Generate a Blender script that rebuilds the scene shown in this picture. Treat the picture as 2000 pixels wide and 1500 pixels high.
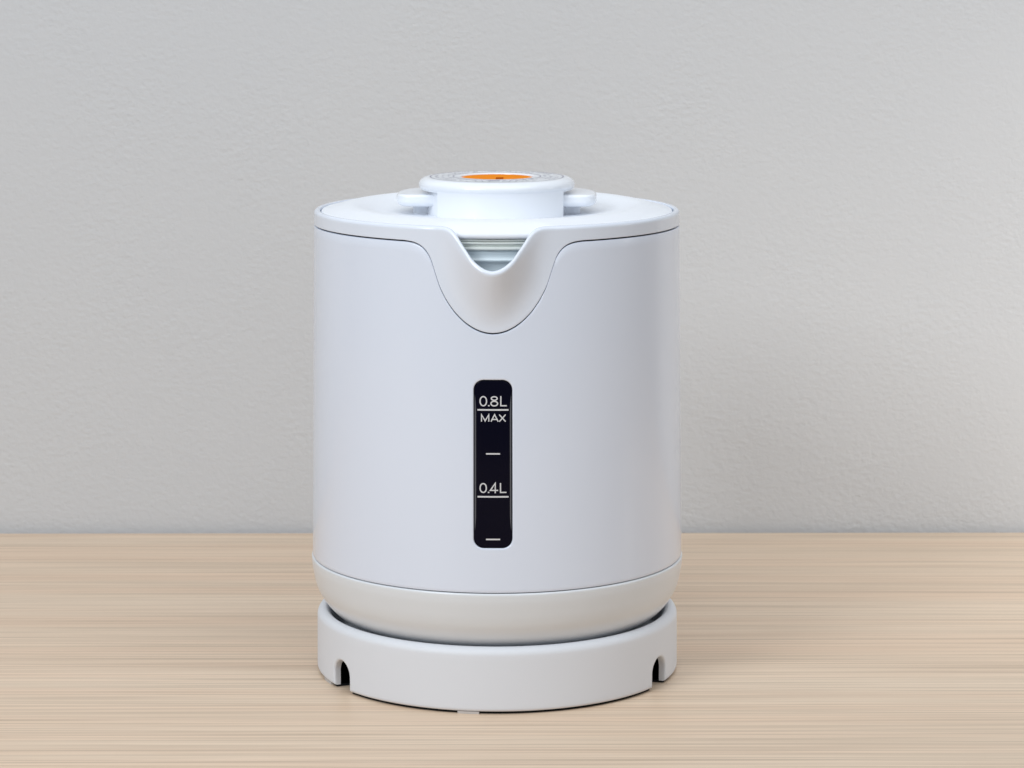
import bpy, math, random
from mathutils import Vector
random.seed(7)
PI = math.pi; R = math.radians
S = bpy.context.scene
for o in list(bpy.data.objects): bpy.data.objects.remove(o)
COL = S.collection

# ------------------------------------------------------------------ camera
CAM_X, CAM_Y, CAM_Z, PITCH = 0.0061, -1.098, 0.2986, 9.36
cd = bpy.data.cameras.new('camera'); cam = bpy.data.objects.new('camera', cd); COL.objects.link(cam)
cam.location = (CAM_X, CAM_Y, CAM_Z); cam.rotation_euler = (R(90 - PITCH), 0, 0)
cd.sensor_width = 36; cd.lens = 5340 / 2000 * 36; cd.clip_start = 0.02; cd.clip_end = 50
cd.dof.use_dof = True; cd.dof.focus_distance = 1.05; cd.dof.aperture_fstop = 36
S.camera = cam

# ------------------------------------------------------------------ light
w = bpy.data.worlds.new('World'); S.world = w; w.use_nodes = True
w.node_tree.nodes['Background'].inputs[0].default_value = (0.93, 0.96, 1.0, 1)
w.node_tree.nodes['Background'].inputs[1].default_value = 0.20
def area(name, loc, target, sx, sy, power, col):
    l = bpy.data.lights.new(name, 'AREA'); l.shape = 'RECTANGLE'; l.size = sx; l.size_y = sy
    l.energy = power; l.color = col
    o = bpy.data.objects.new(name, l); COL.objects.link(o); o.location = loc
    o.rotation_euler = (Vector(target) - Vector(loc)).to_track_quat('-Z', 'Y').to_euler()
    return o
area('softbox_overhead', (0.0, -0.48, 1.15), (-0.02, -0.1, 0.1), 1.7, 1.1, 10.4, (0.925, 0.967, 1.0))
area('softbox_left', (-0.72, -0.92, 0.78), (0, -0.05, 0.12), 0.42, 0.42, 6.6, (0.91, 0.96, 1.0))
area('fill_front', (0.60, -1.50, 0.65), (0, 0, 0.12), 0.9, 0.9, 1.05, (0.92, 0.965, 1.0))
wl = area('wall_fill_right', (0.66, -0.04, 0.24), (0.29, 0.256, 0.03), 0.14, 0.40, 0.38, (0.99, 0.985, 0.965)); wl.data.spread = R(88)  # added unseen lamp, spread narrowed to brighten the wall and miss the kettle
S.view_settings.view_transform = 'Standard'; S.view_settings.look = 'None'
S.view_settings.exposure = 0.06; S.view_settings.gamma = 1.0

# ------------------------------------------------------------------ materials
def mat(name, col, rough=0.4, spec=0.5, coat=0.0, coat_rough=0.1, speckle=0.0, bump=0.0, bump_scale=900, dust=0):
    m = bpy.data.materials.new(name); m.use_nodes = True
    nt = m.node_tree; b = nt.nodes['Principled BSDF']
    b.inputs['Base Color'].default_value = (*col, 1); b.inputs['Roughness'].default_value = rough
    b.inputs['Specular IOR Level'].default_value = spec
    b.inputs['Coat Weight'].default_value = coat; b.inputs['Coat Roughness'].default_value = coat_rough
    tc = nt.nodes.new('ShaderNodeTexCoord')
    if speckle > 0:
        n = nt.nodes.new('ShaderNodeTexNoise'); n.inputs['Scale'].default_value = 60; n.inputs['Detail'].default_value = 4
        r = nt.nodes.new('ShaderNodeMapRange'); r.inputs[3].default_value = rough - speckle; r.inputs[4].default_value = rough + speckle
        nt.links.new(tc.outputs['Object'], n.inputs['Vector']); nt.links.new(n.outputs['Fac'], r.inputs[0])
        nt.links.new(r.outputs[0], b.inputs['Roughness'])
    if bump > 0:
        n = nt.nodes.new('ShaderNodeTexNoise'); n.inputs['Scale'].default_value = bump_scale; n.inputs['Detail'].default_value = 2
        bp = nt.nodes.new('ShaderNodeBump'); bp.inputs['Strength'].default_value = bump; bp.inputs['Distance'].default_value = 0.0002
        nt.links.new(tc.outputs['Object'], n.inputs['Vector']); nt.links.new(n.outputs['Fac'], bp.inputs['Height'])
        nt.links.new(bp.outputs[0], b.inputs['Normal'])
    if dust:                                           # a few tiny specks and nicks in the plastic
        v = nt.nodes.new('ShaderNodeTexVoronoi'); v.inputs['Scale'].default_value = dust; v.inputs['Randomness'].default_value = 1
        lt = nt.nodes.new('ShaderNodeMath'); lt.operation = 'LESS_THAN'; lt.inputs[1].default_value = 0.00042 * dust
        sp = nt.nodes.new('ShaderNodeSeparateColor'); g = nt.nodes.new('ShaderNodeMath'); g.operation = 'GREATER_THAN'; g.inputs[1].default_value = 0.6
        mu = nt.nodes.new('ShaderNodeMath'); mu.operation = 'MULTIPLY'; mx = nt.nodes.new('ShaderNodeMix'); mx.data_type = 'RGBA'
        mx.inputs[6].default_value = (*col, 1); mx.inputs[7].default_value = (0.45, 0.43, 0.42, 1)
        nt.links.new(tc.outputs['Object'], v.inputs['Vector']); nt.links.new(v.outputs['Distance'], lt.inputs[0])
        nt.links.new(v.outputs['Color'], sp.inputs[0]); nt.links.new(sp.outputs[0], g.inputs[0])
        nt.links.new(lt.outputs[0], mu.inputs[0]); nt.links.new(g.outputs[0], mu.inputs[1]); nt.links.new(mu.outputs[0], mx.inputs[0])
        nt.links.new(mx.outputs[2], b.inputs['Base Color'])
    return m
M_BODY = mat('body_white_plastic', (0.735, 0.793, 0.91), 0.25, 0.5, 0.45, 0.08)
M_GLOSS = mat('gloss_white_plastic', (0.85, 0.885, 0.945), 0.22, 0.5, 0.3, 0.08)
M_COLLAR = mat('collar_white_plastic', (0.745, 0.80, 0.90), 0.24, 0.5, 0.3, 0.10)
M_LOWER = mat('lower_white_plastic', (0.735, 0.765, 0.80), 0.30, 0.5, 0.25, 0.14)
M_BASE = mat('base_matte_white_plastic', (0.745, 0.77, 0.82), 0.50, 0.4, 0.0, 0.1, 0.05, 0.12, 1800)
M_DARK = mat('dark_interior', (0.010, 0.011, 0.013), 0.8, 0.1)
M_LID = mat('lid_white_plastic', (0.85, 0.885, 0.945), 0.32, 0.3)
M_PANE = mat('gauge_black', (0.003, 0.003, 0.010), 0.10, 0.08, speckle=0.03)
M_PANE_GLINT = mat('gauge_edge_glint', (0.09, 0.095, 0.11), 0.2, 0.5)
M_MARK = mat('gauge_print_white', (0.66, 0.66, 0.68), 0.5, 0.3)
M_GASKET = mat('gasket_pale_silicone', (0.88, 0.93, 0.90), 0.35, 0.5, speckle=0.05)
M_INNER = mat('inner_lid_grey_plastic', (0.80, 0.90, 0.95), 0.25, 0.5, speckle=0.05)
M_ORANGE = mat('orange_plastic', (0.84, 0.25, 0.010), 0.8, 0.05)
M_ORANGE_D = mat('dark_orange_pointer', (0.42, 0.085, 0.004), 0.9, 0.0)
M_PRINT = mat('grey_label_print', (0.20, 0.19, 0.25), 0.6, 0.2)
M_FOOT = mat('grey_foot_rubber', (0.60, 0.58, 0.57), 0.7, 0.2)

def wall_material():
    m = bpy.data.materials.new('textured_wallpaper'); m.use_nodes = True
    nt = m.node_tree; N = nt.nodes; L = nt.links; b = N['Principled BSDF']
    b.inputs['Roughness'].default_value = 0.62; b.inputs['Specular IOR Level'].default_value = 0.25
    tc = N.new('ShaderNodeTexCoord')
    big = N.new('ShaderNodeTexNoise'); big.inputs['Scale'].default_value = 3.0; big.inputs['Detail'].default_value = 2
    cr = N.new('ShaderNodeValToRGB')
    cr.color_ramp.elements[0].position = 0.3; cr.color_ramp.elements[0].color = (0.575, 0.585, 0.603, 1)
    cr.color_ramp.elements[1].position = 0.7; cr.color_ramp.elements[1].color = (0.602, 0.607, 0.616, 1)
    L.new(tc.outputs['Object'], big.inputs['Vector']); L.new(big.outputs['Fac'], cr.inputs[0]); L.new(cr.outputs[0], b.inputs['Base Color'])
    mp = N.new('ShaderNodeMapping'); mp.inputs['Scale'].default_value = (1.0, 1.0, 1.3); mp.inputs['Rotation'].default_value = (0, R(-8), 0)
    L.new(tc.outputs['Object'], mp.inputs['Vector'])
    n1 = N.new('ShaderNodeTexNoise'); n1.inputs['Scale'].default_value = 400; n1.inputs['Detail'].default_value = 3.0; n1.inputs['Roughness'].default_value = 0.5; n1.inputs['Distortion'].default_value = 0.6
    n2 = N.new('ShaderNodeTexVoronoi'); n2.feature = 'SMOOTH_F1'; n2.inputs['Scale'].default_value = 300; n2.inputs['Smoothness'].default_value = 0.6
    L.new(mp.outputs[0], n1.inputs['Vector']); L.new(mp.outputs[0], n2.inputs['Vector'])
    # the paper's embossing is deeper in some patches than in others
    n3 = N.new('ShaderNodeTexNoise'); n3.inputs['Scale'].default_value = 22; n3.inputs['Detail'].default_value = 2
    L.new(tc.outputs['Object'], n3.inputs['Vector'])
    mr = N.new('ShaderNodeMapRange'); mr.inputs[1].default_value = 0.3; mr.inputs[2].default_value = 0.7; mr.inputs[3].default_value = 0.45; mr.inputs[4].default_value = 1.15
    L.new(n3.outputs['Fac'], mr.inputs[0])
    ad = N.new('ShaderNodeMath'); ad.operation = 'MULTIPLY_ADD'; ad.inputs[1].default_value = 0.55
    L.new(n2.outputs['Distance'], ad.inputs[0]); L.new(n1.outputs['Fac'], ad.inputs[2])
    mu = N.new('ShaderNodeMath'); mu.operation = 'MULTIPLY'; L.new(ad.outputs[0], mu.inputs[0]); L.new(mr.outputs[0], mu.inputs[1])
    bp = N.new('ShaderNodeBump'); bp.inputs['Strength'].default_value = 0.4; bp.inputs['Distance'].default_value = 0.0007
    L.new(mu.outputs[0], bp.inputs['Height']); L.new(bp.outputs[0], b.inputs['Normal'])
    return m
M_WALL = wall_material()

def wood_material():
    m = bpy.data.materials.new('pale_wood_grain'); m.use_nodes = True
    nt = m.node_tree; N = nt.nodes; L = nt.links; b = N['Principled BSDF']
    b.inputs['Roughness'].default_value = 0.42; b.inputs['Specular IOR Level'].default_value = 0.35
    tc = N.new('ShaderNodeTexCoord')
    # slow sideways drift so that the grain lines are not dead straight
    wob = N.new('ShaderNodeTexNoise'); wob.inputs['Scale'].default_value = 3.2; wob.inputs['Detail'].default_value = 1
    L.new(tc.outputs['Object'], wob.inputs['Vector'])
    vm = N.new('ShaderNodeVectorMath'); vm.operation = 'MULTIPLY_ADD'; vm.inputs[1].default_value = (0, 0.007, 0)
    L.new(wob.outputs['Color'], vm.inputs[0]); L.new(tc.outputs['Object'], vm.inputs[2])
    def streak(sx, sy, det, rough, off=0.0):
        mp = N.new('ShaderNodeMapping'); mp.inputs['Scale'].default_value = (sx, sy, 1); mp.inputs['Location'].default_value = (off, off * 1.7, off)
        L.new(vm.outputs[0], mp.inputs['Vector'])
        n = N.new('ShaderNodeTexNoise'); n.inputs['Scale'].default_value = 1.0; n.inputs['Detail'].default_value = det; n.inputs['Roughness'].default_value = rough
        L.new(mp.outputs[0], n.inputs['Vector']); return n
    def ramp(src, p0, c0, p1, c1):
        r = N.new('ShaderNodeValToRGB'); r.color_ramp.elements[0].position = p0; r.color_ramp.elements[0].color = (*c0, 1)
        r.color_ramp.elements[1].position = p1; r.color_ramp.elements[1].color = (*c1, 1)
        L.new(src, r.inputs[0]); return r
    def mix(mode, fac, a, bb):
        x = N.new('ShaderNodeMix'); x.data_type = 'RGBA'; x.blend_type = mode; x.inputs[0].default_value = fac
        L.new(a, x.inputs[6]); L.new(bb, x.inputs[7]); return x.outputs[2]
    bands = ramp(streak(0.8, 16, 2, 0.5).outputs['Fac'], 0.30, (0.70, 0.545, 0.408), 0.70, (0.74, 0.60, 0.462))
    fine = ramp(streak(5.5, 760, 3, 0.65, 3.1).outputs['Fac'], 0.37, (0.70, 0.66, 0.62), 0.57, (1.05, 1.045, 1.04))
    dark = ramp(streak(3.0, 400, 2, 0.5, 9.4).outputs['Fac'], 0.34, (0.66, 0.61, 0.57), 0.40, (1, 1, 1))
    pale = ramp(streak(3.6, 230, 3, 0.55, 17.0).outputs['Fac'], 0.58, (1, 1, 1), 0.70, (1.13, 1.15, 1.18))
    rosy = ramp(streak(2.0, 60, 2, 0.5, 27.0).outputs['Fac'], 0.34, (1.02, 0.965, 0.94), 0.55, (1, 1, 1))
    c = mix('MULTIPLY', 0.70, bands.outputs[0], fine.outputs[0])
    c = mix('MULTIPLY', 0.38, c, dark.outputs[0]); c = mix('MULTIPLY', 0.55, c, pale.outputs[0]); c = mix('MULTIPLY', 0.7, c, rosy.outputs[0])
    L.new(c, b.inputs['Base Color'])
    bp = N.new('ShaderNodeBump'); bp.inputs['Strength'].default_value = 0.25; bp.inputs['Distance'].default_value = 0.0003
    f2 = streak(9.0, 520, 3, 0.6, 5.0); L.new(f2.outputs['Fac'], bp.inputs['Height']); L.new(bp.outputs[0], b.inputs['Normal'])
    return m
M_WOOD = wood_material()

# ------------------------------------------------------------------ helpers
def obj(name, verts, faces, m, parent=None, smooth=True, sharp=35, edges=None):
    me = bpy.data.meshes.new(name); me.from_pydata([tuple(v) for v in verts], [], faces)
    me.validate(); me.update()
    me.materials.append(m)
    if smooth:
        me.shade_smooth() if hasattr(me, 'shade_smooth') else [setattr(p, 'use_smooth', True) for p in me.polygons]
        me.set_sharp_from_angle(angle=R(sharp))
    o = bpy.data.objects.new(name, me); COL.objects.link(o)
    if parent: o.parent = parent
    return o
def empty(name, label, cat, loc=(0, 0, 0), rz=0.0):
    o = bpy.data.objects.new(name, None); COL.objects.link(o); o.location = loc; o.rotation_euler = (0, 0, rz)
    o.empty_display_size = 0.05; o['label'] = label; o['category'] = cat
    return o
mm = 0.001
def cyl(phi, r, z):                      # phi in degrees from the front (-Y), r and z in mm
    a = R(phi); return (r * mm * math.sin(a), -r * mm * math.cos(a), z * mm)
def interp(tab, x):
    if x <= tab[0][0]: return tab[0][1]
    for (a, b), (c, d) in zip(tab, tab[1:]):
        if x <= c: return b + (d - b) * (x - a) / (c - a)
    return tab[-1][1]
def smooth_tab(tab, lo, hi, step, k=2):  # resample and soften a measured curve
    n = int(round((hi - lo) / step)) + 1
    v = [interp(tab, abs(lo + i * step)) for i in range(n)]
    for _ in range(k):
        v = [v[0]] + [(v[i - 1] + 2 * v[i] + v[i + 1]) / 4 for i in range(1, n - 1)] + [v[-1]]
    return [(lo + i * step, v[i]) for i in range(n)]
def revolve(name, prof, m, parent=None, n=180, rfun=None, sharp=35, cap0=False, cap1=False):
    V = []; F = []; k = len(prof)
    for i in range(n):
        phi = 360 * i / n - 180
        for (r, z) in prof:
            if rfun: r, z = rfun(phi, r, z)
            V.append(cyl(phi, r, z))
    for i in range(n):
        a = i * k; b = ((i + 1) % n) * k
        for j in range(k - 1): F.append((a + j, b + j, b + j + 1, a + j + 1))
    if cap0: F.append([i * k for i in range(n)][::-1])
    if cap1: F.append([i * k + k - 1 for i in range(n)])
    return obj(name, V, F, m, parent, sharp=sharp)
def arc(cx, cz, r, a0, a1, n):           # arc in the (r, z) half plane
    return [(cx + r * math.cos(R(a0 + (a1 - a0) * i / n)), cz + r * math.sin(R(a0 + (a1 - a0) * i / n))) for i in range(n + 1)]
def catmull(pts, n=6):
    out = []
    for i in range(len(pts) - 1):
        p0 = pts[max(i - 1, 0)]; p1 = pts[i]; p2 = pts[i + 1]; p3 = pts[min(i + 2, len(pts) - 1)]
        for t in range(n):
            u = t / n
            out.append(tuple(0.5 * (2 * p1[c] + (p2[c] - p0[c]) * u + (2 * p0[c] - 5 * p1[c] + 4 * p2[c] - p3[c]) * u * u + (3 * p1[c] - p0[c] - 3 * p2[c] + p3[c]) * u ** 3) for c in range(len(p1))))
    out.append(pts[-1]); return out

# ------------------------------------------------------------------ setting: wall, table
YAW = R(0.25)
def box(name, x0, x1, y0, y1, z0, z1, m, parent=None, bev=0.0):
    V = [(x, y, z) for z in (z0, z1) for y in (y0, y1) for x in (x0, x1)]
    F = [(0, 2, 3, 1), (4, 5, 7, 6), (0, 1, 5, 4), (2, 6, 7, 3), (0, 4, 6, 2), (1, 3, 7, 5)]
    o = obj(name, V, F, m, parent, smooth=False)
    if bev:
        md = o.modifiers.new('bevel', 'BEVEL'); md.width = bev; md.segments = 3
    return o
table = empty('table', 'pale wood-grain table that the white kettle stands on, against the wall', 'table', (0, 0, 0), YAW)
top = box('tabletop', -1.1, 1.1, -0.70, 0.252, -0.024, 0.0, M_WOOD, table, 0.0012)
for sx in (-1, 1):
    for y in (-0.62, 0.20):
        box('leg', sx * 1.0 - 0.025, sx * 1.0 + 0.025, y - 0.025, y + 0.025, -0.72, -0.024, M_WOOD, table, 0.002)
wall = box('wall', -2.2, 2.2, 0.256, 0.36, -0.74, 1.9, M_WALL)
wall.rotation_euler = (0, 0, YAW); wall['kind'] = 'structure'; wall['label'] = 'grey wall with finely embossed paper behind the kettle'
floor = box('floor', -2.2, 2.2, -2.2, 0.2, -0.74, -0.72, M_DARK); floor['kind'] = 'structure'

# ------------------------------------------------------------------ power base
base = empty('power_base', 'low round white power base with cable notches, under the kettle', 'kettle base', (0, 0, 0), R(2.0))
RB = 73.9; ZB = 0.95; NW = 6.0; NTOP = 12.4; RHO = 1.0
NOTCH = [-59.0, 60.0, 178.0]
def base_columns():
    s = set(); deg = 180 / PI / RB
    for i in range(180): s.add(round(-180 + 2 * i, 3))
    for c in NOTCH:
        s = {a for a in s if abs(((a - c + 180) % 360) - 180) > (NW + 1.6) * deg}
        for sg in (-1, 1):
            for d in (0, 0.06, 0.15, 0.3, 0.5, 0.75, 1.0, 1.5): s.add(round(c + sg * (NW + d) * deg, 4))
            for k in range(1, 13): s.add(round(c + sg * (NW * math.sin(PI / 2 * k / 12.0) - 0.015) * deg, 4))
        s.add(c)
    return sorted(((a + 180) % 360) - 180 for a in s)
def notch_info(phi):
    best = 1e9
    for c in NOTCH:
        d = (((phi - c + 180) % 360) - 180) * PI / 180 * RB
        if abs(d) < abs(best): best = d
    return best
def base_edge_dist(s, z):
    d = z - ZB
    if abs(s) < NW + 4:
        zc = NTOP - NW
        if z <= zc: d = min(d, abs(s) - NW)
        else: d = min(max(0, math.hypot(s, z - zc) - NW), d)
    return max(0, d)
def base_radius(z):
    r = RB + 0.25 * (1 - z / 28)
    if z < 2.5: r -= 0.55 * ((2.5 - z) / 2.5) ** 2
    return r
cols = base_columns(); V = []; F = []
lip = arc(70.6, 22.9, 3.35, 4, 92, 12)[1:] + catmull([(70.3, 26.2), (69.2, 25.4), (68.3, 24.0), (67.6, 22.0), (67.0, 19.5), (66.6, 15.5)], 4)
fr = [0, .01, .025, .045, .07, .1, .14, .2, .3, .4, .5, .6, .7, .8, .9, 1.0]
for phi in cols:
    s = notch_info(phi)
    zb = ZB
    if abs(s) < NW: zb = max(ZB, NTOP - NW + math.sqrt(max(0, NW * NW - s * s)))
    row = []
    zi = zb + 0.0
    row.append((71.2, 15.5)); row.append((71.2, zi))
    for f in fr:
        z = zb + (22.9 - zb) * f
        d = base_edge_dist(s, z)
        ins = RHO - math.sqrt(max(0, RHO ** 2 - (RHO - d) ** 2)) if d < RHO else 0
        row.append((base_radius(z) - ins, z))
    row += lip
    K = len(row)
    V += [cyl(phi, r, z) for r, z in row]
for i in range(len(cols)):
    a = i * K; b = ((i + 1) % len(cols)) * K
    for j in range(K - 1): F.append((a + j, b + j, b + j + 1, a + j + 1))
F.append([i * K + K - 1 for i in range(len(cols))])     # floor of the well
obj('housing', V, F, M_BASE, base, sharp=50)
revolve('bottom_plate', [(71.0, 1.0), (72.4, 0.98), (72.8, 0.85), (72.8, 0.25), (72.0, 0.2), (40, 0.2)], M_DARK, base, n=360, cap1=True,
        rfun=lambda p, r, z: (min(r, 64.0) if abs(notch_info(p)) < NW + 0.4 else r, z))
revolve('connector', [(17, 15.6), (17, 20.5), (16, 21.0), (9, 21.0)], M_DARK, base, n=60, cap1=True)
for c in (-10.5, -70.5, 112.0, 135.0, -135.0, 48.0):
    if c == 48.0: continue
    V = []; F = []; n = 8; hw = 3.3
    for k in range(n + 1):
        p = c - hw + 2 * hw * k / n
        V += [cyl(p, 69.5, 0), cyl(p, 73.6, 0), cyl(p, 73.7, 0.93), cyl(p, 69.5, 0.93)]
    for k in range(n):
        for j in range(4): F.append((4 * k + j, 4 * k + (j + 1) % 4, 4 * k + 4 + (j + 1) % 4, 4 * k + 4 + j))
    F += [(3, 2, 1, 0), tuple(4 * n + j for j in range(4))]
    obj('foot', V, F, M_FOOT, base, smooth=False)

# ------------------------------------------------------------------ kettle
kettle = empty('electric_kettle', 'white electric kettle with pouring spout, black water gauge and orange-centred lid cap', 'kettle', (0, 0, 0.0), R(-0.88))
def RK(z): return 73.55 + (183.4 - z) / 135.0 * 2.05
# lower shell of the kettle, sitting in the base
chin = [(74.2, 48.38), (75.2, 48.36)] + arc(75.2, 47.6, 0.78, 80, 5, 5) + catmull([(75.97, 47.0), (75.8, 44.5), (75.2, 41.0), (74.5, 37.6), (73.4, 34.3), (71.5, 31.0), (69.3, 28.0), (66.0, 25.0), (61.5, 22.9), (56, 22.0), (44, 21.6)], 5)
revolve('bottom_shell', chin, M_LOWER, kettle, n=240, cap1=True)

# seam between the body and the collar, height in mm against degrees from the spout
U_TAB = [(0, 149.0), (2, 149.25), (4.1, 150.0), (6.4, 151.5), (8.6, 153.5), (11.3, 156.9), (13.8, 161.3), (15.9, 166.3), (17.3, 171.7), (18.5, 176.4), (19.4, 178.8), (20.9, 180.9), (22.4, 182.15), (24.4, 183.0), (27.2, 183.4), (40, 183.45)]
U_S = smooth_tab(U_TAB, 0, 40, 0.5, 2)
# the level line of the lip
L_TAB = [(0, 173.0), (1.2, 173.2), (2.6, 173.9), (4.1, 175.2), (5.7, 177.0), (7.1, 179.4), (9.05, 182.6), (10.2, 184.7), (11.3, 186.5), (12.4, 187.7), (13.6, 188.3), (15.4, 188.6), (40, 188.6)]
L_S = smooth_tab(L_TAB, 0, 40, 0.5, 2)
def z_seam(phi): return interp(U_S, abs(phi))
def z_lip(phi): return interp(L_S, abs(phi))
def bulge(phi, z):
    s = abs(phi) * PI / 180 * 74.0
    t = max(0.0, min(1.0, (z - z_seam(phi) - 0.6) / 25.0))
    return 10.8 * math.exp(-(s / 11.8) ** 2) * t * t * (2 - t)
def front_cols(fine, coarse, lim):
    a = []; x = -180.0
    while x < 180 - 1e-6:
        a.append(round(x, 4)); x += fine if -lim <= x < lim - 1e-6 else coarse
    return a
cols = front_cols(1 / 3, 1.5, 36); GAP = 0.29
# collar with spout
V = []; F = []; K = None
for phi in cols:
    zs = z_seam(phi) + GAP; zl = z_lip(phi)
    sl = abs(z_lip(phi + 0.5) - z_lip(phi - 0.5)) / (PI / 180 * 80)
    cs = 1 / math.sqrt(1 + sl * sl)
    zt = zl + 0.85 / cs; hr = 1.5 / cs
    row = []
    ro = lambda z: RK(z) + bulge(phi, z)
    row.append((ro(zs) - 1.7, zs + 0.05)); row.append((ro(zs) - 0.22, zs)); row.append((ro(zs) - 0.06, zs + 0.06))
    n = 26; z1 = zt - hr
    row.append((ro(zs + 0.22), zs + 0.22))
    for k in range(1, n + 1):
        z = zs + 0.22 + (z1 - zs - 0.22) * k / n
        row.append((ro(z), z))
    rt = ro(z1)
    for k in range(1, 8):
        a = PI / 2 * k / 7
        row.append((rt + 0.12 * math.sin(a * 2) * 0 - 1.35 * (1 - math.cos(a)), z1 + hr * math.sin(a)))
    dip = 1.3 * math.exp(-(phi / 1.3) ** 4)
    row.append((rt - 1.9, zt - dip)); row.append((rt - 2.2, zt - 0.12 - dip)); row.append((rt - 2.35, zt - 0.4 - dip))
    for k in range(1, 9):
        z = zt - 0.4 - dip - (zt - 0.4 - dip - (zs + 0.3)) * k / 8
        row.append((ro(z) - 2.4 if z < z1 else rt - 2.4, z))
    K = len(row); V += [cyl(phi, r, z) for r, z in row]
n = len(cols)
for i in range(n):
    a = i * K; b = ((i + 1) % n) * K
    for j in range(K): F.append((a + j, b + j, b + (j + 1) % K, a + (j + 1) % K))
obj('spout_collar', V, F, M_COLLAR, kettle, sharp=40)

# body shell with a real opening for the gauge
WX, WZ0, WZ1, WR = 7.75, 65.85, 131.65, 4.2           # half width, bottom, top, corner radius (mm)
WC = (WZ0 + WZ1) / 2; WH = (WZ1 - WZ0) / 2; RG = 74.8
PX, PZ0, PZ1 = 12.0, 55.0, 142.0                       # patch left out of the column grid, +-degrees and heights
vidx = {}; V = []; F = []
def vert(phi, r, z):
    key = (round(phi, 3), round(r, 4), round(z, 4))
    if key not in vidx: vidx[key] = len(V); V.append(cyl(phi, r, z))
    return vidx[key]
zlow = [48.75, 49.0, 50, 52, 55.0]; zmid = [55.0 + k for k in range(0, 88)]
def column(phi):
    zs = z_seam(phi) - GAP
    top = [142 + (zs - 0.2 - 142) * k / 12 for k in range(1, 13)]
    return ([(RK(48.75) - 1.4, 48.75), (RK(48.75) - 0.12, 48.75)] + [(RK(z), z) for z in zlow[1:]] + [(RK(z), z) for z in zmid[1:]]
            + [(RK(z), z) for z in top] + [(RK(zs) - 0.06, zs - 0.05), (RK(zs) - 0.2, zs), (RK(zs) - 1.6, zs)])
colv = [column(p) for p in cols]
for i in range(n):
    p = cols[i]; q = cols[(i + 1) % n]; A = colv[i]; B = colv[(i + 1) % n]
    inp = -PX - 1e-3 <= p and q <= PX + 1e-3 and q > p
    for j in range(len(A) - 1):
        if inp and A[j][1] >= PZ0 - 1e-3 and A[j + 1][1] <= PZ1 + 1e-3: continue
        F.append((vert(p, *A[j]), vert(q, *B[j]), vert(q, *B[j + 1]), vert(p, *A[j + 1])))
pc = [c for c in cols if -PX - 1e-3 <= c <= PX + 1e-3]
loop = [(c, PZ0) for c in pc] + [(PX, z) for z in zmid[1:]] + [(c, PZ1) for c in pc[::-1][1:]] + [(-PX, z) for z in zmid[::-1][1:-1]]
loop = [(min(pc, key=lambda c: abs(c - a)), z) for a, z in loop]
def rrect_hit(x, z, hx, hz, r):                        # where the ray from the centre through (x, z) meets a rounded rectangle
    L = math.hypot(x, z); dx, dz = abs(x) / L, abs(z) / L; sx = 1 if x >= 0 else -1; sz = 1 if z >= 0 else -1
    t = min(hx / dx if dx > 1e-9 else 1e9, hz / dz if dz > 1e-9 else 1e9)
    X, Z = dx * t, dz * t; cx, cz = hx - r, hz - r
    if X > cx and Z > cz:
        b = -(dx * cx + dz * cz); c = cx * cx + cz * cz - r * r
        t = -b + math.sqrt(max(0, b * b - c)); X, Z = dx * t, dz * t
    return sx * X, sz * Z
pts = [(a * PI / 180 * RG, z - WC) for a, z in loop]
# points on the outline spaced to follow its corners
def outline(hx, hz, r): return [rrect_hit(x * hx / (PX * PI / 180 * RG), z * hz / 43.5, hx, hz, r) for x, z in pts]
hole = outline(WX, WH, WR)
rings = []
for t in (0, .25, .5, .7, .85, .94, 1.0):
    rings.append([((x0 + (x1 - x0) * t), (z0 + (z1 - z0) * t)) for (x0, z0), (x1, z1) in zip(pts, hole)])
def ringverts(rg, dr, first=False):
    out = []
    for (x, z) in rg:
        Z = z + WC; phi = x / RG * 180 / PI
        out.append(vert(phi, RK(Z) - dr, Z))
    return out
prev = [vert(a, RK(z), z) for a, z in loop]; N_ = len(loop)
def bridge(A, B, FL): 
    for i in range(len(A)): FL.append((A[i], A[(i + 1) % len(A)], B[(i + 1) % len(A)], B[i]))
seq = [(rg, 0) for rg in rings[1:]] + [(outline(WX - 0.04, WH - 0.04, WR - 0.04), 0.02), (outline(WX - 0.14, WH - 0.14, WR - 0.14), 0.08), (outline(WX - 0.24, WH - 0.24, WR - 0.24), 0.22), (outline(WX - 0.3, WH - 0.3, WR - 0.3), 0.45), (outline(WX - 0.3, WH - 0.3, WR - 0.3), 1.6)]
for rg, dr in seq:
    cur = ringverts(rg, dr); bridge(prev, cur, F); prev = cur
obj('body_shell', V, F, M_BODY, kettle, sharp=40)
revolve('seam_shade_backing', [(71.4, 46), (71.4, 140), (71.0, 999)], M_DARK, kettle, n=360, rfun=lambda p, r, z: (r, z if z < 900 else z_seam(p) + 0.9))  # added near-black sheet behind the seam, stands in for shade in the gap

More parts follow.
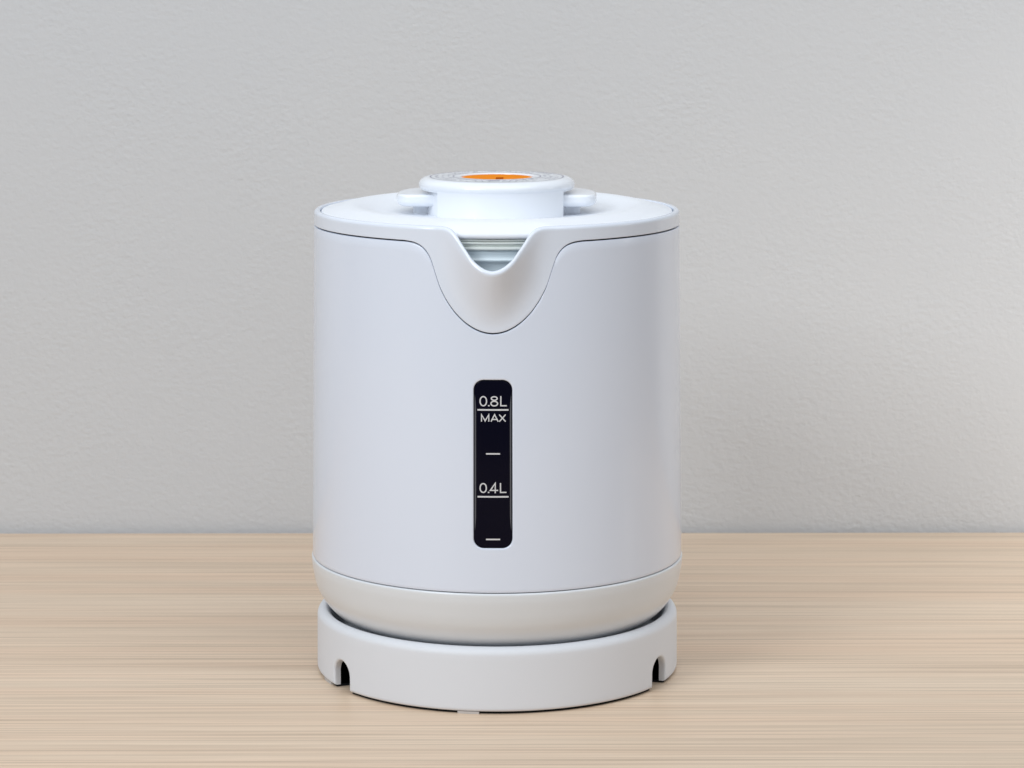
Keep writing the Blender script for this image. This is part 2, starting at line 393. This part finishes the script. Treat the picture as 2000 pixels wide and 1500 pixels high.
# water gauge: black pane with rounded edge, side strips standing in for reflections, printed marks
V = []; F = []; vidx = {}
prev = None
for off, dr in [(0.36, 1.3), (0.36, 0.75), (0.42, 0.60), (0.55, 0.50), (0.8, 0.42), (1.3, 0.38), (2.2, 0.36), (4.5, 0.36), (6.8, 0.36)]:
    rg = outline(WX - off, WH - off, max(WR - off, 0.2))
    cur = ringverts(rg, dr)
    if prev: bridge(prev, cur, F)
    prev = cur
F.append(prev)
gauge = obj('water_gauge', V, F, M_PANE, kettle, sharp=60)
def ribbon(V, F, pts, wd, dr, closed=False):           # flat printed stroke on the gauge, mitred; pts (x, z) in mm
    n = len(pts); base_i = len(V)
    for i, (x, z) in enumerate(pts):
        if closed: a = pts[i - 1]; b = pts[(i + 1) % n]
        else: a = pts[max(i - 1, 0)]; b = pts[min(i + 1, n - 1)]
        def unit(p, q):
            l = math.hypot(q[0] - p[0], q[1] - p[1]) or 1; return ((q[0] - p[0]) / l, (q[1] - p[1]) / l)
        d1 = unit(a, (x, z)) if (closed or i > 0) else unit((x, z), b)
        d2 = unit((x, z), b) if (closed or i < n - 1) else d1
        nx, nz = -(d1[1] + d2[1]), d1[0] + d2[0]; l = math.hypot(nx, nz) or 1; nx /= l; nz /= l
        k = 1 / max(0.35, abs(nx * -d1[1] + nz * d1[0]))
        for sg in (1, -1):
            X = x + sg * nx * wd / 2 * k; Z = z + sg * nz * wd / 2 * k
            V.append(cyl(X / RG * 180 / PI, RK(Z) - dr, Z))
    for i in range(n if closed else n - 1):
        a = base_i + 2 * i; b = base_i + 2 * ((i + 1) % n); F.append((a, a + 1, b + 1, b))
def ell(cx, cz, rx, rz, p=2.0, n=32):
    o = []
    for i in range(n):
        a = 2 * PI * i / n; c, s = math.cos(a), math.sin(a)
        o.append((cx + rx * math.copysign(abs(c) ** (2 / p), c), cz + rz * math.copysign(abs(s) ** (2 / p), s)))
    return o
def mark(name, strokes, wd=0.47, label=None):
    V = []; F = []
    for k, (pts_, closed) in enumerate(strokes): ribbon(V, F, pts_, wd, 0.30 - 0.006 * k, closed)
    o = obj(name, V, F, M_MARK, gauge, smooth=False)
    if label: o['label'] = label
    return o
def dense(a, b, n=8): return [(a[0] + (b[0] - a[0]) * i / n, a[1] + (b[1] - a[1]) * i / n) for i in range(n + 1)]
def zero(x0, x1, z0, z1): return (ell((x0 + x1) / 2, (z0 + z1) / 2, (x1 - x0) / 2 - .26, (z1 - z0) / 2 - .24, 2.1), True)
def ell_L(x0, x1, z0, z1): return ([(x0 + .26, z1), (x0 + .26, z0 + .26), (x1, z0 + .26)], False)
def dot(x, z): return ([(x - .3, z + .3), (x + .3, z + .3)], False)
z0, z1 = 121.2, 125.2; zm = (z0 + z1) / 2 + 0.15
mark('capacity_text', [zero(-5.2, -2.2, z0, z1), dot(-1.6, z0 - 0.02), (ell(0.5, (zm + z1) / 2 - .02, 1.12, (z1 - zm) / 2 - .24), True),
     (ell(0.5, (zm + z0) / 2 + .02, 1.28, (zm - z0) / 2 - .24 + .05), True), ell_L(2.75, 5.3, z0, z1)], label='white printed text 0.8L')
mark('gauge_line', [(dense((-5.95, 119.85), (5.95, 119.85)), False)], 0.60)
z0, z1 = 115.35, 118.05
mark('max_text', [([(-4.4, z0), (-4.4, z1 - .05), (-3.0, z0 + .25), (-1.6, z1 - .05), (-1.6, z0)], False),
     ([(-.75, z0), (.62, z1), (2.0, z0)], False), ([(-.25, z0 + .85), (1.5, z0 + .85)], False),
     ([(2.4, z1), (4.85, z0)], False), ([(2.4, z0), (4.85, z1)], False)], 0.44, label='white printed word MAX')
mark('gauge_line', [(dense((-2.7, 102.9), (2.7, 102.9)), False)], 0.55)
z0, z1 = 87.7, 91.6
mark('capacity_text', [zero(-5.2, -2.3, z0, z1), dot(-1.7, z0 - 0.02), ([(1.95, z0 + 1.05), (-1.05, z0 + 1.05), (0.85, z1 - .1), (0.85, z0)], False), ell_L(2.6, 5.15, z0, z1)], label='white printed text 0.4L')
mark('gauge_line', [(dense((-5.95, 86.25), (5.95, 86.25)), False)], 0.60)
mark('gauge_line', [(dense((-2.7, 69.65), (2.7, 69.65)), False)], 0.55)
for sg in (-1, 1):                                     # reflections on the clear tube sides, modelled as tapering grey strips
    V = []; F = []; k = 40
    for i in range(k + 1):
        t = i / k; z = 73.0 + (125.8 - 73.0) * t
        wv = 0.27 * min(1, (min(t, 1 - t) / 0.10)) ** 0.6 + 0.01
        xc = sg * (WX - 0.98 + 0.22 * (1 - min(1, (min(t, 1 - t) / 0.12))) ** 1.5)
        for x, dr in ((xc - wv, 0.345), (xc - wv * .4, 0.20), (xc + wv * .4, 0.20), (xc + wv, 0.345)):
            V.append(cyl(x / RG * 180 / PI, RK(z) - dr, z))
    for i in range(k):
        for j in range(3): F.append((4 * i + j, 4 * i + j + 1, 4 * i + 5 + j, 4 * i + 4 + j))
    obj('glint_strip', V, F, M_PANE_GLINT, gauge, sharp=60)

# lid
lid_prof = [(69.6, 184.6), (70.2, 184.7), (70.5, 185.1), (70.6, 187.9)] + arc(69.7, 188.3, 0.9, 10, 75, 4) + catmull([(69.3, 189.25), (66.5, 189.75), (63.5, 190.3), (60.5, 190.75), (57.8, 190.85), (55.0, 190.5), (50.5, 189.5), (45.0, 188.5), (38.0, 187.8), (30.0, 187.5), (20, 187.4)], 5)
def lidfun(phi, r, z):
    k = 1.35 - 0.30 * math.cos(R(phi))
    if z > 189.2 and r > 40: z = 189.2 + (z - 189.2) * k
    if z > 187.5 and r > 62:
        g = max(0.0, min(1.0, (19.0 - abs(phi)) / 6.0)); g = g * g * (3 - 2 * g); u = (r - 62) / 8.6
        z -= 2.5 * g * u * u
    return r, z
lid = revolve('lid', lid_prof, M_LID, kettle, n=240, rfun=lidfun, cap1=True)
gp = [(67.0, 184.5), (69.5, 184.4), (69.7, 184.1), (69.5, 183.75), (68.5, 183.6), (68.5, 183.3), (69.1, 183.2), (69.25, 182.9), (69.1, 182.5), (68.0, 182.3), (67.8, 181.5), (68.9, 181.3), (69.1, 180.7), (68.7, 180.1), (66, 180.0)]
revolve('gasket', gp, M_GASKET, lid, n=160, sharp=60)
ip = [(66.5, 180.4), (67.6, 180.1), (67.8, 179.4), (67.4, 178.6), (67.1, 177.5), (67.3, 176.7), (67.8, 176.3), (67.7, 175.7), (66.9, 175.3), (66.5, 172.0), (66.2, 168.5), (60, 168)]
revolve('inner_lid', ip, M_INNER, lid, n=160, sharp=60, cap1=True)

# lid cap
cap_prof = [(24, 197.3), (29.9, 197.3), (30.6, 197.6), (31.15, 198.3), (31.4, 199.1), (31.3, 199.9), (30.8, 200.75), (29.9, 201.45), (28.7, 201.95), (27.4, 202.15), (25.5, 202.22), (20, 202.3), (15.2, 202.35), (14.75, 202.25), (14.55, 202.0), (14.5, 201.4)]
cap = revolve('lid_cap', catmull(cap_prof[:10], 3) + cap_prof[10:], M_GLOSS, kettle, n=160, sharp=50)
revolve('orange_indicator', [(14.45, 201.3), (14.4, 201.75), (14.0, 201.85), (8, 201.87)], M_ORANGE, cap, n=80, cap1=True)
box('pointer', -1.2 * mm + .0009, 1.8 * mm + .0009, -13.9 * mm, -1.0 * mm, 201.80 * mm, 201.93 * mm, M_ORANGE_D, cap)
def zcap(r): return interp([(15, 202.35), (20, 202.3), (25.5, 202.22), (27.4, 202.15)], r) + 0.03
def ring_print(name, r, wd):
    revolve(name, [(r - wd / 2, zcap(r)), (r + wd / 2, zcap(r))], M_PRINT, cap, n=140)
ring_print('printed_ring', 26.7, 0.46); ring_print('printed_ring', 17.6, 0.42)
V = []; F = []
def dash(phi, r, tl, rl, rot, dz):                     # one printed stroke: tangential x radial size (mm)
    b = len(V); a = R(phi); ex = Vector((math.cos(a), math.sin(a), 0)); ey = Vector((math.sin(a), -math.cos(a), 0))
    u = ex * math.cos(rot) + ey * math.sin(rot); v = -ex * math.sin(rot) + ey * math.cos(rot)
    c = Vector((r * math.sin(a), -r * math.cos(a), zcap(r) + dz))
    for p, q in ((-1, -1), (1, -1), (1, 1), (-1, 1)): V.append(tuple((c + u * tl / 2 * p + v * rl / 2 * q) * mm))
    F.append((b, b + 1, b + 2, b + 3))
for r in (19.6, 22.0, 24.4):                     # rows of tiny illegible print running round the cap
    phi = -180
    while phi < 180:
        if random.random() < 0.6 and not (abs(phi) < 26 and r < 25):
            for k in range(2):
                dash(phi + random.uniform(-.9, .9), r + random.uniform(-.45, .45), random.uniform(.8, 1.5) if k % 2 else .22, .22 if k % 2 else random.uniform(.8, 1.6), random.uniform(-.2, .2), 0.004 * k)
        phi += 3.6 * 20 / r
for phi, r in ((-22, 22.5), (-15, 22.8), (-8.5, 22.3), (9.5, 22.3), (16, 22.8), (22.5, 22.4)):   # larger characters at the front
    dash(phi - 1.6, r, .3, 4.2, 0.35, .002); dash(phi + 1.6, r, .3, 4.2, -0.35, .006); dash(phi, r + .6, 1.8, .3, 0, .010)
dash(-1.2, 21.4, 4.2, 2.4, 0, 0.004)
pr = obj('printed_text', V, F, M_PRINT, cap, smooth=False); pr['kind'] = 'stuff'

# neck under the cap: round, with a proud front panel
def neckfun(phi, r, z):
    def st(x): x = max(0, min(1, x)); return x * x * (3 - 2 * x)
    k = st((phi + 51.5) / 2.6) * st((63.5 - phi) / 2.6)
    return r - 2.6 * (1 - k), z
neck = revolve('cap_neck', [(30.6, 186.6), (30.6, 190), (30.65, 195.8), (30.8, 197.6), (31.15, 198.6)], M_GLOSS, kettle, n=480, rfun=neckfun)

def soft_block(xc, yc, hx, hy, rp, z0, z1, rt, rb, V, F, n=12):
    o = []; m_ = 4 * n + 24
    for k in range(m_):                                # round at the back, squarer at the front
        a = 2 * PI * k / m_; c_, s_ = math.cos(a), math.sin(a); p = rp if s_ > 0 else 4.5
        x = hx * math.copysign(abs(c_) ** (2 / p), c_); y = hy * (1 if s_ > 0 else 0.55) * math.copysign(abs(s_) ** (2 / p), s_)
        nx = math.copysign(abs(x / hx) ** (p - 1), x) / hx; ny = math.copysign((abs(s_) ** (2 / p)) ** (p - 1), s_) / hy; l = math.hypot(nx, ny) or 1
        o.append((x, y, nx / l, ny / l))
    levels = [(rb * (1 - math.sin(PI / 2 * k / 8)), z0 + rb * (1 - math.cos(PI / 2 * k / 8))) for k in range(9)]
    levels += [(rt * (1 - math.cos(PI / 2 * k / 8)), z1 - rt + rt * math.sin(PI / 2 * k / 8)) for k in range(9)]
    levels += [(rt + 2.2, z1 + 0.10)]
    b = len(V)
    for ins, z in levels:
        for x, y, nx, ny in o: V.append(((xc + x - nx * ins) * mm, (yc + y - ny * ins) * mm, z * mm))
    m_ = len(o)
    for l in range(len(levels) - 1):
        for i in range(m_): F.append((b + l * m_ + i, b + l * m_ + (i + 1) % m_, b + (l + 1) * m_ + (i + 1) % m_, b + (l + 1) * m_ + i))
    F.append([b + i for i in range(m_)][::-1]); F.append([b + (len(levels) - 1) * m_ + i for i in range(m_)])
for sg in (-1, 1):
    V = []; F = []
    soft_block(sg * 24.0, 0.0, 16.1, 24.0, 2.0, 191.0, 195.9, 1.1, 2.6, V, F)
    soft_block(sg * 28.5, 0.0, 5.2, 9.0, 3.0, 186.5, 192.5, 0.5, 0.3, V, F)
    obj('release_lever', V, F, M_GLOSS, neck, sharp=50)

# handle at the back
path = catmull([(72, 170), (88, 174.5), (103, 170), (110, 155), (111, 125), (108, 95), (101, 74), (90, 64), (73, 62)], 6)
V = []; F = []; kk = 24
for i, (r, z) in enumerate(path):
    a = path[max(i - 1, 0)]; b = path[min(i + 1, len(path) - 1)]; l = math.hypot(b[0] - a[0], b[1] - a[1]); tx, tz = (b[0] - a[0]) / l, (b[1] - a[1]) / l
    for j in range(kk):
        t = 2 * PI * j / kk; c, s = math.cos(t), math.sin(t)
        u = 12.5 * math.copysign(abs(c) ** 0.7, c); v = 7.0 * math.copysign(abs(s) ** 0.7, s)
        V.append((u * mm, (r + v * -tz) * mm, (z + v * tx) * mm))
for i in range(len(path) - 1):
    for j in range(kk): F.append((i * kk + j, i * kk + (j + 1) % kk, (i + 1) * kk + (j + 1) % kk, (i + 1) * kk + j))
obj('handle', V, F, M_BODY, kettle, sharp=60)

# outward normals everywhere
import bmesh
for o in bpy.data.objects:
    if o.type == 'MESH':
        bm = bmesh.new(); bm.from_mesh(o.data); bmesh.ops.recalc_face_normals(bm, faces=bm.faces); bm.to_mesh(o.data); bm.free()
